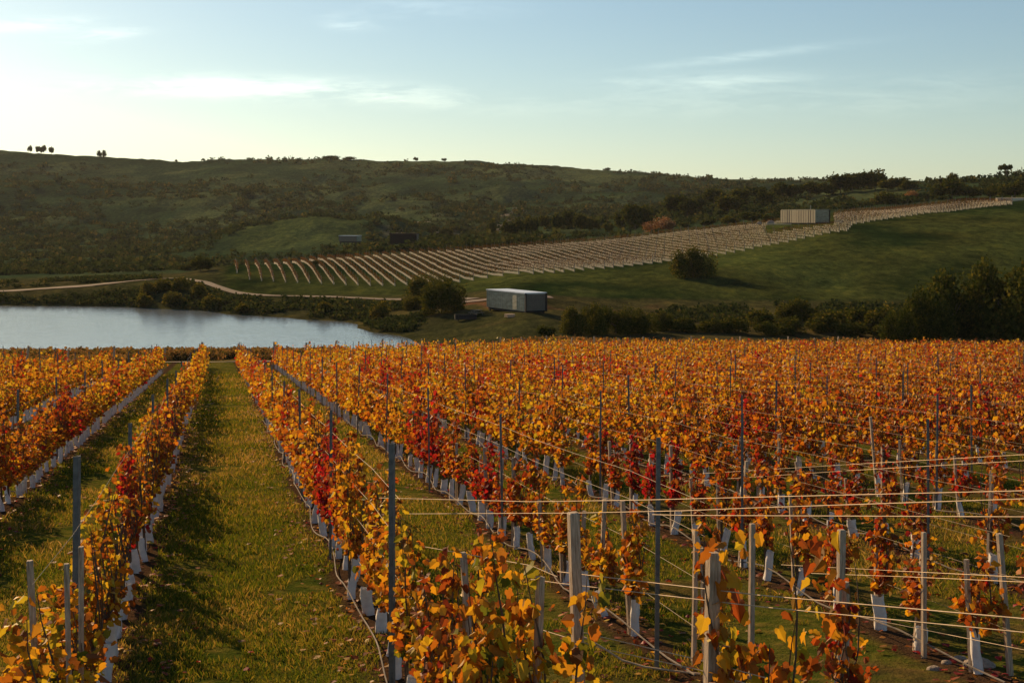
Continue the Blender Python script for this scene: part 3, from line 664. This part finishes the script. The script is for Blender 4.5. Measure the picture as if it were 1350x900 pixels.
def trunk_mesh(seed, top, r0=.035):
    rng = np.random.default_rng(seed); mb = MB()
    mb.tube([(0, 0, -.08), (.01, 0, top * .4), (.03, .02, top)], [r0, r0 * .8, r0 * .55], 7)
    for q in range(6):
        a = q * 1.05 + rng.random(); L = rng.uniform(.3, .55)
        mb.tube([(.01, 0, top * rng.uniform(.45, .8)), (L * .5 * math.cos(a), L * .5 * math.sin(a), top * .95 + .08), (L * math.cos(a), L * math.sin(a), top + .22)], [r0 * .45, r0 * .3, r0 * .12], 5)
    return mb.me('trunk', [M_trunk])
CR = {'round': [crown_mesh(200 + i, 2600, 'round', M_crown, .085) for i in range(5)], 'bush': [crown_mesh(220 + i, 2200, 'bush', M_crown, .085) for i in range(5)],
      'umbrella': [crown_mesh(240, 1300, 'umbrella', M_crown, .07)], 'tall': [crown_mesh(250 + i, 900, 'tall', M_crown, .08) for i in range(2)],
      'russet': [crown_mesh(260, 2400, 'bush', M_russet, .055)],
      'big': [crown_mesh(270 + i, 10000, 'round', M_crown, .042) for i in range(3)], 'bigbush': [crown_mesh(280 + i, 9000, 'bush', M_crown, .042) for i in range(3)]}
TR = {'round': trunk_mesh(1, .4), 'umbrella': trunk_mesh(2, .7, .045), 'tall': trunk_mesh(3, .4), 'bush': trunk_mesh(4, .25, .03)}
def tree(kind, px, d, hpx, wpx, label, cat='tree', group=None, tone=.35, name='tree', sink=0):
    p = gp(px, d); h = hpx * d / F; w = wpx * d / F / 2 * 1.05
    o = empty(name, p, random.random() * 6); tag(o, label, cat, group)
    tk = {'russet': 'bush', 'bigbush': 'bush', 'big': 'round'}.get(kind, kind)
    c = link('crown', random.choice(CR[kind]), o); c.scale = (w, w, h * 1.12); c['tone'] = tone; c.location.z = -sink - (.06 * h if tk == 'bush' else 0)
    t = link('trunk', TR[tk], o); t.scale = (w if tk != 'umbrella' else w * .8, w if tk != 'umbrella' else w * .8, h * 1.0)
    return o
belt = [(570, 295, 306, 20), (588, 286, 303, 26), (606, 296, 306, 14), (627, 288, 305, 22), (648, 284, 309, 16), (668, 290, 313, 20), (684, 286, 312, 22), (700, 284, 310, 26), (718, 283, 304, 22), (735, 280, 305, 24),
        (752, 273, 302, 27), (766, 280, 306, 24), (782, 286, 306, 20), (802, 294, 307, 20), (820, 274, 303, 24), (838, 268, 304, 36), (852, 284, 302, 20), (890, 258, 285, 30), (906, 265, 287, 24), (920, 262, 280, 20),
        (942, 250, 272, 26), (960, 259, 282, 34), (976, 250, 274, 24), (998, 246, 262, 28), (1008, 253, 272, 22), (1033, 240, 260, 28), (1050, 246, 260, 24), (1068, 242, 258, 30), (1090, 243, 258, 26), (1108, 231, 255, 34), (1124, 227, 252, 26),
        (1140, 228, 252, 26), (1154, 226, 250, 30), (1170, 238, 252, 24), (1184, 235, 250, 26), (1198, 240, 252, 20), (1167, 254, 270, 26), (1240, 234, 244, 11), (1256, 229, 242, 14), (1272, 227, 237, 15), (1255, 238, 263, 40), (1278, 246, 262, 30), (1313, 244, 262, 26),
        (1338, 240, 262, 36), (993, 279, 294, 28), (1011, 283, 294, 16), (960, 286, 297, 22), (935, 290, 299, 20), (645, 318, 326, 16), (605, 314, 322, 16), (455, 330, 340, 20), (500, 326, 334, 18), (265, 337, 358, 36), (246, 348, 357, 22), (418, 343, 350, 20)]
belt.sort()
for i, (px, top, bot, w) in enumerate(belt):
    d = ray(px, bot, 330) or 560
    d = min(d, 640)
    if px > 830: w *= 1.35; top -= (bot - top) * .12
    tree('round' if w > 16 else 'bush', px, d, bot - top, w, f'dark green round tree, {ordw(i + 1)} from the left along the wooded slope', 'tree', 'trees on the slope behind the far vineyard', random.uniform(.0, .4))
tree('russet', 870, ray(870, 306, 380) or 430, 24, 52, 'broad russet bush glowing behind the far vineyard', 'bush', None, .5, 'bush')
tree('russet', 1201, ray(1201, 263, 380) or 480, 14, 24, 'pale pinkish bare shrub between dark trees at upper right', 'bush', None, .9, 'bush')
tree('umbrella', 1327, 560, 18, 24, 'lone flat-topped tree on the skyline at upper right', 'tree', None, .1)
for px, hp, w, kind, lab in ((40, 10, 8, 'round', 'leftmost slender tree on the left skyline'), (50, 10, 9, 'round', 'second slender tree on the left skyline'), (58, 11, 11, 'round', 'third tree of the left skyline group'), (68, 10, 9, 'round', 'rightmost slender tree of the left skyline group'),
                             (131, 10, 8, 'bush', 'left one of the paired trees standing alone on the left ridge'), (137, 10, 8, 'bush', 'right one of the paired trees standing alone on the left ridge'),
                             (232, 3, 5, 'bush', 'tiny bush on the skyline at the dip of the left ridge'), (268, 4, 7, 'bush', 'small bush on the skyline left of the ridge top'), (435, 5, 30, 'bush', 'broad low thicket on the ridge top'), (460, 5, 24, 'bush', 'low thicket on the ridge top right of the broad one'),
                             (548, 6, 8, 'round', 'small round tree on the skyline right of the ridge top'), (586, 5, 9, 'round', 'second small round tree on the skyline, farther right'), (800, 4, 12, 'bush', 'bush on the long falling skyline'), (935, 5, 5, 'bush', 'tiny bush on the far skyline left of the wooded knoll')):
    dd = np.arange(1250, 1650, 5.0); u = (px - CX) / F; el = H(u * dd, dd) / dd; d = float(dd[np.argmax(el)])
    tree(kind, px, d, hp, w, lab, 'tree', 'trees on the far skyline', .2)
def placed(kind, px, top, bot, w, lab, cat, group=None, tone=.35, d=None, name=None):
    d = d or ray(px, bot, 150) or 200
    if kind in ('bush', 'bigbush'): top -= (bot - top) * .14; w *= 1.12
    tree(kind, px, d, bot - top, w, lab, cat, group, tone, name or ('tree' if kind in ('round', 'big') else 'bush'))
placed('bigbush', 560, 356, 402, 56, 'left one of the two rounded trees left of the metal cabin', 'tree', 'trees beside the lower cabin', .45)
placed('bigbush', 588, 361, 412, 62, 'right and larger one of the two rounded trees left of the metal cabin', 'tree', 'trees beside the lower cabin', .3)
placed('bigbush', 548, 388, 408, 40, 'low bush under the two rounded trees by the lake shore', 'bush', None, .5)
placed('bigbush', 914, 322, 366, 60, 'solitary round dark bush on the green meadow below the far vineyard', 'bush', None, .45, name='bush')
for i, (px, top, bot, w, tn, kd) in enumerate(((757, 402, 441, 46, .75, 'bigbush'), (782, 396, 440, 44, .6, 'bigbush'), (812, 398, 440, 54, .3, 'bigbush'), (845, 404, 440, 48, .4, 'bigbush'), (873, 407, 436, 30, .6, 'bigbush'),
                                       (905, 418, 438, 36, .5, 'bush'), (935, 420, 438, 40, .6, 'bush'), (968, 416, 438, 46, .75, 'bush'), (1000, 406, 432, 44, .7, 'bush'), (1035, 398, 425, 34, .8, 'bush'), (1058, 393, 424, 44, .6, 'bush'),
                                       (1040, 418, 440, 50, .5, 'bush'), (1085, 410, 438, 50, .7, 'bush'), (1110, 404, 430, 40, .7, 'bush'), (1135, 402, 436, 44, .5, 'bush'), (1160, 400, 440, 50, .85, 'bush'), (1168, 424, 445, 40, .6, 'bush'), (1010, 424, 442, 36, .5, 'bush'), (1125, 424, 443, 44, .65, 'bush'), (720, 428, 442, 30, .1, 'bush'))):
    placed(kd, px, top, bot, w, f'leafy green bush, {ordw(i + 1)} from the metal cabin in the thicket beyond the vineyard', 'bush', 'bushes in the thicket beyond the vineyard', tn * .6)
for i, (px, top, bot, w, d) in enumerate(((1212, 374, 450, 84, 168), (1248, 356, 450, 100, 172), (1292, 343, 450, 110, 174), (1342, 345, 450, 120, 170), (1400, 350, 450, 120, 174), (1190, 398, 450, 56, 164))):
    tree('bigbush', px, d, (bot - top) * 1.32, w * 1.12, ('second', 'third', 'fourth', 'fifth', 'rightmost', 'leftmost')[i] + ' crown, from the left, in the big dark grove at right', 'tree', 'big dark trees at right', random.uniform(.05, .3))

for i, (px, top, bot, w) in enumerate(((196, 372, 388, 24), (215, 366, 384, 30), (238, 364, 382, 30), (262, 372, 392, 26), (228, 384, 402, 34), (280, 388, 406, 30), (190, 386, 404, 26), (318, 400, 412, 24), (430, 398, 412, 26), (500, 396, 418, 30))):
    placed('bush', px, top, bot, w, f'olive shrub, {ordw(i + 1)} of those on the grassy mound above the lake', 'bush', 'shrubs on the mound above the lake', .7)

def clumps(name, cx, cy, size, tone, per, leaf, m, label, cat, rng):
    z = H(cx, cy); n = len(cx); P = np.repeat(np.c_[cx, cy, z], per, 0); s_ = np.repeat(size, per)
    d = rng.normal(0, 1, (n * per, 3)); d /= np.linalg.norm(d, axis=1)[:, None]; d *= (rng.random(n * per) ** .4)[:, None]
    P = P + d * s_[:, None] * np.array((1, 1, .5)) + np.c_[np.zeros(n * per), np.zeros(n * per), s_ * .32]
    mb = MB(); leaves(mb, P, s_ * leaf * rng.uniform(.5, 1.3, n * per), rng.random(n * per), np.repeat(tone, per), 2, rng, None)
    tag(mb.build(name, m, attrs=True), label, cat, kind='stuff')
rng = np.random.default_rng(21)
# scrub that covers the far hillsides
u = rng.uniform(-.42, .42, 40000); d = 400 * (1650 / 400) ** rng.random(40000); x = u * d
nn = fbm(x / 70 + 3, d / 110 + 8, 5); px = CX + F * u
open_ = ((px > 280) & (d < np.interp(px, [280, 520, 690, 960, 1350], [360, 390, 390, 425, 480])))
keep = (nn > .40 + .22 * rng.random(40000)) & ~open_ & (d < 1450) & ~((px > 305) & (px < 480) & (d > 525) & (d < 652) & (nn < .60))
x, d = x[keep][:13000], d[keep][:13000]
clumps('hillside_scrub', x, d, 1.0 + 3.2 * rng.random(len(x)) ** 2 * np.interp(d, [400, 1000, 1500], [.55, 1, 1.0]), rng.random(len(x)), 26, .5, M_scrub, 'dark scrub scattered over the far hillsides', 'scrub', rng)
# low scrub round the lake banks, the mound and the slope left of the meadow
u = rng.uniform(-.42, .42, 30000); d = rng.uniform(196, 330, 30000); x = u * d; px = CX + F * u
z = H(x, d); band = ((z > -15.8) & (d < np.interp(px, [0, 200, 240, 310, 420, 520, 620, 700, 820, 960, 1350], [278, 280, 290, 268, 258, 256, 226, 186, 216, 226, 240])) |
                     ((px < 210) & (d > 296) & (d < 325)))
nn = fbm(x / 9 + 3, d / 14 + 8, 4); keep = band & (nn > .42 + .12 * ((px > 490) & (px < 640) & (d < 226))) & ~((px > 560) & (px < 720) & (d > 188) & (d < 232))
x, d = x[keep][:5200], d[keep][:5200]
clumps('bank_scrub', x, d, rng.uniform(.35, 1.1, len(x)), rng.random(len(x)) * .9, 22, .5, M_scrub, 'low scrub covering the lake banks and the slope below the meadow', 'scrub', rng)
# golden dry shrubs along the vineyard's far margin
u = rng.uniform(-.42, .42, 16000); d = rng.uniform(122, 168, 16000); x = u * d; px = CX + F * u
lo_ = np.interp(px, [0, 240, 420, 500, 700, 900, 1350], [96, 127, 129, 128, 152, 156, 156]); hi_ = np.interp(px, [0, 450, 560, 700, 1350], [146, 146, 156, 164, 168])
d = lo_ + (hi_ - lo_) * rng.random(16000); x = u * d
nn = fbm(x / 5 + 3, d / 8 + 8, 4); keep = nn > .40
x, d = x[keep][:7000], d[keep][:7000]
clumps('dry_shrubs', x, d, rng.uniform(.4, .85, len(x)) * np.where(CX + F * x / d > 540, 1.75, np.where(d > 126, 1.5, 1.0)), rng.random(len(x)), 60, .24, M_dryleaf, 'golden brown shrubs and dry grass along the far margin of the vineyard', 'shrubs', rng)
for i, (px, w, h, tn) in enumerate(((62, 22, 12, .1), (140, 20, 12, .1), (262, 26, 13, .2), (298, 40, 16, .75), (345, 30, 13, .6), (410, 24, 14, .1), (500, 22, 12, .15), (22, 24, 10, .3), (200, 24, 10, .4), (950, 24, 11, .4), (1170, 26, 11, .5))):
    tree('bush', px, 141 if px < 560 else 160, h, w, f'rounded low bush, {ordw(i + 1)} along the far margin of the vineyard' if i else 'leftmost dark round bush on the lake margin', 'bush', 'bushes along the far margin', tn, 'bush')

# ------------------------------------------------------------------ far vineyard: rows of young vines in white guards
DC = ray(1074, 295.5, 300)
def far_rows():
    M_far_leaf = leaf_material('young_vine_leaves', [(0, (.05, .05, .015)), (.3, (.13, .08, .02)), (.6, (.10, .05, .02)), (1, (.26, .12, .04))], False, .3, 0)
    M_fg = simple('white_guard_far', (.78, .64, .42), (.92, .80, .56), 3, .55)
    rows = []; s0 = -62.0
    for i in range(93): rows.append(s0 + i * 2.5)
    n = 0; rng = np.random.default_rng(31)
    for a in rows:
        # the row line: x = a - .204*(y-300)
        yy = np.arange(270, 470, .8); xx = a - .204 * (yy - 300); px = CX + F * xx / yy
        lo_ = np.interp(px, [305, 330, 470, 540, 640, 700, 800, 900, 1000, 1118, 1125, 1200, 1335], [322, 304, 300, 298, 290, 281, 296, 309, 322, 336, 352, 372, 398])
        hi_ = np.interp(px, [305, 420, 520, 690, 820, 960, 1036, 1040, 1095, 1100, 1200, 1335], [346, 385, 388, 392, 398, 400, 398, DC - 12, DC - 6, 410, 425, 440])
        ok = (yy > lo_) & (yy < hi_) & (px > 308) & (px < 1334)
        ok &= ~((px > 1010) & (px < 1100) & (yy > DC - 12) & (yy < DC + 18))
        if ok.sum() < 8: continue
        n += 1; y, x = yy[ok], xx[ok]; z = H(x, y)
        root = empty('young_vine_row', (float(x[0]), float(y[0]), float(z[0])))
        tag(root, f'young vine row with white guards on the far slope, {ordw(n)} from its left end', 'vine row', 'rows of young vines on the far slope')
        o = np.array((x[0], y[0], z[0])); mb = MB()
        for j in range(len(x)):
            p = np.array((x[j], y[j], z[j])) - o; hh = .40 + .10 * rng.random()
            mb.tube([p + (0, 0, -.05), p + (rng.normal(0, .03), 0, hh)], [.09, .08], 5, 0, cap=False)
        mb.build('tree_guards', M_fg, root); root.children[0]['kind'] = 'stuff'
        per = 9; P = np.repeat(np.c_[x, y, z] - o, per, 0); P = P + np.c_[rng.normal(0, .16, len(P)), rng.normal(0, .3, len(P)), rng.uniform(.55, 1.35, len(P))]
        mb = MB(); leaves(mb, P, .15, rng.random(len(P)), .40, 2, rng); f = mb.build('foliage', M_far_leaf, root, attrs=True)
        mb = MB(); mb.tube([(0, -.6, -.2), (0, -.6, 1.75)], .06, 5); mb.build('end_post', M_steel, root)
        mb = MB()
        for j in range(6, len(x), 8):
            p = np.array((x[j], y[j], z[j])) - o; mb.tube([p, p + (0, 0, 1.8)], .035, 4)
        q = mb.build('line_posts', M_steel, root); q['kind'] = 'stuff'
far_rows()

# ------------------------------------------------------------------ cabins
M_clad = simple('pale_metal_cladding', (.25, .24, .17), (.46, .44, .32), .9, .6, metal=.05, stretch=(1, 1, 3))
M_roof = simple('pale_flat_roof', (.55, .60, .66), (.72, .76, .80), 2, .3)
M_dark = simple('dark_frame', (.012, .012, .012), (.03, .028, .025), 4, .6)
M_slat = simple('timber_slats', (.15, .12, .09), (.26, .21, .16), 3, .8, stretch=(8, 8, .5))
M_slatp = simple('pale_timber_slats', (.40, .34, .22), (.60, .50, .33), 3, .8, stretch=(8, 8, .5))
M_char = simple('charred_timber', (.008, .008, .008), (.022, .020, .018), 6, .8)
M_glass = simple('window_glass', (.02, .025, .03), (.035, .04, .045), 1, .08)
def cabin(corner, dirL, L, Wd, Hh, label, ml, me_, mroof, rib=(.6, .05, .05), chimney=False, frame=True, mrib=None):
    """corner = nearest bottom corner; long side runs from it along dirL; end side is at right angles"""
    a = Vector((dirL[0], dirL[1], 0)).normalized(); b = Vector((-a.y, a.x, 0)) ; b = b if b.x > 0 else -b
    rz = math.atan2(a.y, a.x); o = empty('cabin', corner, 0); tag(o, label, 'cabin', 'box cabins in the valley')
    def pt(s_, t_, z): v = a * s_ + b * t_; return (v.x, v.y, z)
    mb = MB(); mb.box(pt(L / 2, Wd / 2, Hh / 2), (L, Wd, Hh - .2), rz); mb.build('walls', ml, o)
    mb = MB()
    k = int(L / rib[0])
    for i in range(k + 1): mb.box(pt(L * i / k, -.02, Hh / 2), (rib[1] * random.uniform(.6, 1.2), rib[2], Hh - .25), rz)
    mb.build('cladding_ribs', mrib or ml, o)
    if L > 10 and rib[0] < .9:
        mb = MB(); mb.box(pt(L * .25, -.03, Hh * .46), (1.3, .08, Hh * .74), rz); mb.build('door', M_clad, o)
    mb = MB(); mb.box(pt(L / 2, Wd / 2, Hh - .04), (L + .2, Wd + .2, .14), rz); mb.build('roof', mroof, o)
    mb = MB(); mb.box(pt(L / 2, Wd / 2, .0), (L - .3, Wd - .3, .5), rz)
    for s_ in (.4, L / 2, L - .4):
        for t_ in (.3, Wd - .3): mb.box(pt(s_, t_, -.4), (.25, .25, 1.0), rz)
    mb.build('footing', M_dark, o)
    # end wall: slats in a dark frame
    mb = MB(); n = int(Wd / .16)
    for i in range(n): mb.box(pt(-.05, .12 + (Wd - .24) * (i + .5) / n, Hh / 2), (.07, .10, Hh - .45), rz)
    mb.build('slatted_end', me_, o)
    if frame:
        mb = MB()
        for t_ in (.03, Wd - .03): mb.box(pt(-.14, t_, Hh / 2), (.34, .16, Hh - .1), rz)
        mb.box(pt(-.14, Wd / 2, .14), (.34, Wd - .25, .12), rz); mb.build('frame', M_dark, o)
        mb = MB(); mb.box(pt(L * .5, Wd + .05, Hh * .5), (L * .6, .06, Hh * .7), rz); mb.build('window', M_glass, o)
    if chimney:
        mb = MB(); q = pt(L * .25, Wd * .3, 0); mb.tube([(q[0], q[1], Hh), (q[0], q[1], Hh + 1.1)], .12, 8); mb.build('chimney', M_steel, o)
    return o
def zfix(px, py, d): return PW(px, py, d)
cabin(zfix(692, 411.5, 200), (-5.45, 11), 12.3, 3.3, 2.65, 'long pale metal cabin with light flat roof, near the lake shore', M_clad, M_slat, M_roof)
k_ = DC / 330
c = cabin(zfix(1074, 294.5, DC), (-.43, .90), 14.0, 4.6, 3.2 * k_, 'box cabin with vertical slats high on the far vineyard', M_slat, M_clad, M_clad, rib=(1.0, .8, .16), chimney=True, mrib=M_slatp)
d3 = 430; cabin(zfix(549, 321, d3), (-1, .12), 8.0, 3.6, 3.0, 'dark charred box cabin on the scrubby slope behind the vineyard', M_char, M_slat, M_char, frame=False)
cabin(zfix(470, 319, 455), (-1, .3), 6, 4, 2.0, 'small pale-roofed cabin far left of the dark box cabin', M_slat, M_clad, M_roof, frame=False)
# timber deck of the upper cabin, with two boulders
mb = MB(); p = PW(1026, 295.5, DC); mb.box((p.x, p.y, p.z), (5.5, 4, .25), -.6); o = mb.build('deck', M_slatp); tag(o, 'low timber deck beside the upper slatted cabin', 'deck')
for i, (px, lab) in enumerate(((1016, 'pale boulder at the end of the upper cabin deck'), (1001, 'smaller pale boulder left of the deck boulder'))):
    p = PW(px, 295, DC); o = link('stone', rock_mesh(20 + i), None, p); o.scale = (1.1 - .4 * i, .9, 1.6 - .6 * i); tag(o, lab, 'stone', 'boulders by the upper cabin')
# pale low greenhouse-like tunnel on the skyline meadow at far right
def tunnel():
    d = ray(1330, 266, 380) or 430; p = gp(1330, d); o = empty('low_tunnel', p); tag(o, 'low pale tunnel-shaped shelter at the upper right edge', 'shelter')
    mb = MB(); n = 9; V = []
    for sx in (-3.6, 8.0):
        for j in range(n): a = math.pi * j / (n - 1); V.append((sx, -1.3 * math.cos(a), 1.1 * math.sin(a)))
    mb.put(V, [(j, j + 1, n + j + 1, n + j) for j in range(n - 1)]); mb.put(V[:n], [tuple(range(n))]); mb.put(V[n:], [tuple(range(n))]); mb.build('cover', M_slatp, o)
    mb = MB()
    for sx in (-3.7, 0, 4, 8.1): mb.tube([(sx, -1.34 * math.cos(math.pi * j / 8), 1.14 * math.sin(math.pi * j / 8)) for j in range(9)], .06, 5)
    mb.build('hoops', M_steel, o)
tunnel()
# pallets and a trough by the lower cabin
def trough():
    p = PW(614, 409, 203); p.z = float(H(p.x, p.y)) ; o = empty('water_trough', p, .1); tag(o, 'pale trough on the ground left of the metal cabin', 'trough')
    mb = MB()
    for s_ in (-1, 1): mb.box((0, s_ * .5, .5), (3, .08, .7)); mb.box((s_ * 1.5, 0, .5), (.08, .92, .7))
    mb.box((0, 0, .2), (2.9, .9, .08)); mb.build('basin', M_dark, o)
    mb = MB()
    for s_ in (-1, 1): mb.box((s_ * 1.1, 0, .07), (.2, .8, .2))
    mb.build('feet', M_dark, o)
trough()

def yard():
    p = gp(672, 196); o = empty('pallet_stack', p, .4); tag(o, 'small stack of timber pallets before the long metal cabin', 'pallets')
    for lv in range(3):
        mb = MB()
        for q in range(5): mb.box((-.5 + q * .25, 0, .15 + lv * .16), (.12, 1.1, .025))
        for q in (-.5, 0, .5): mb.box((0, q, .09 + lv * .16), (1.15, .08, .09))
        mb.build('pallet', M_wood, o)
    p = gp(628, 207); o = empty('picnic_table', p, .8); tag(o, 'grey timber picnic table left of the long metal cabin', 'table')
    mb = MB(); mb.box((0, 0, .75), (1.8, .8, .06)); mb.build('tabletop', M_slat, o)
    for sy in (-1, 1): mb = MB(); mb.box((0, sy * .75, .45), (1.8, .26, .05)); mb.build('bench', M_slat, o)
    for sx in (-.7, .7):
        mb = MB(); mb.tube([(sx, -.7, 0), (sx, -.2, .72)], .05, 4); mb.tube([(sx, .7, 0), (sx, .2, .72)], .05, 4); mb.box((sx, 0, .40), (.06, 1.6, .08)); mb.build('trestle', M_slat, o)
yard()

# ------------------------------------------------------------------ evening air
def haze():
    m = bpy.data.materials.new('haze'); m.use_nodes = True; t = NT(m.node_tree); t.n.remove(t.n['Principled BSDF'])
    v = t.add('ShaderNodeVolumePrincipled'); v.inputs['Color'].default_value = (.90, .93, 1, 1); v.inputs['Density'].default_value = .00003; v.inputs['Anisotropy'].default_value = .2
    t.l.new(v.outputs[0], t.n['Material Output'].inputs['Volume'])
    mb = MB(); mb.box((0, 1130, 40), (4400, 2400, 160)); o = mb.build('haze', m); tag(o, kind='stuff')
haze()
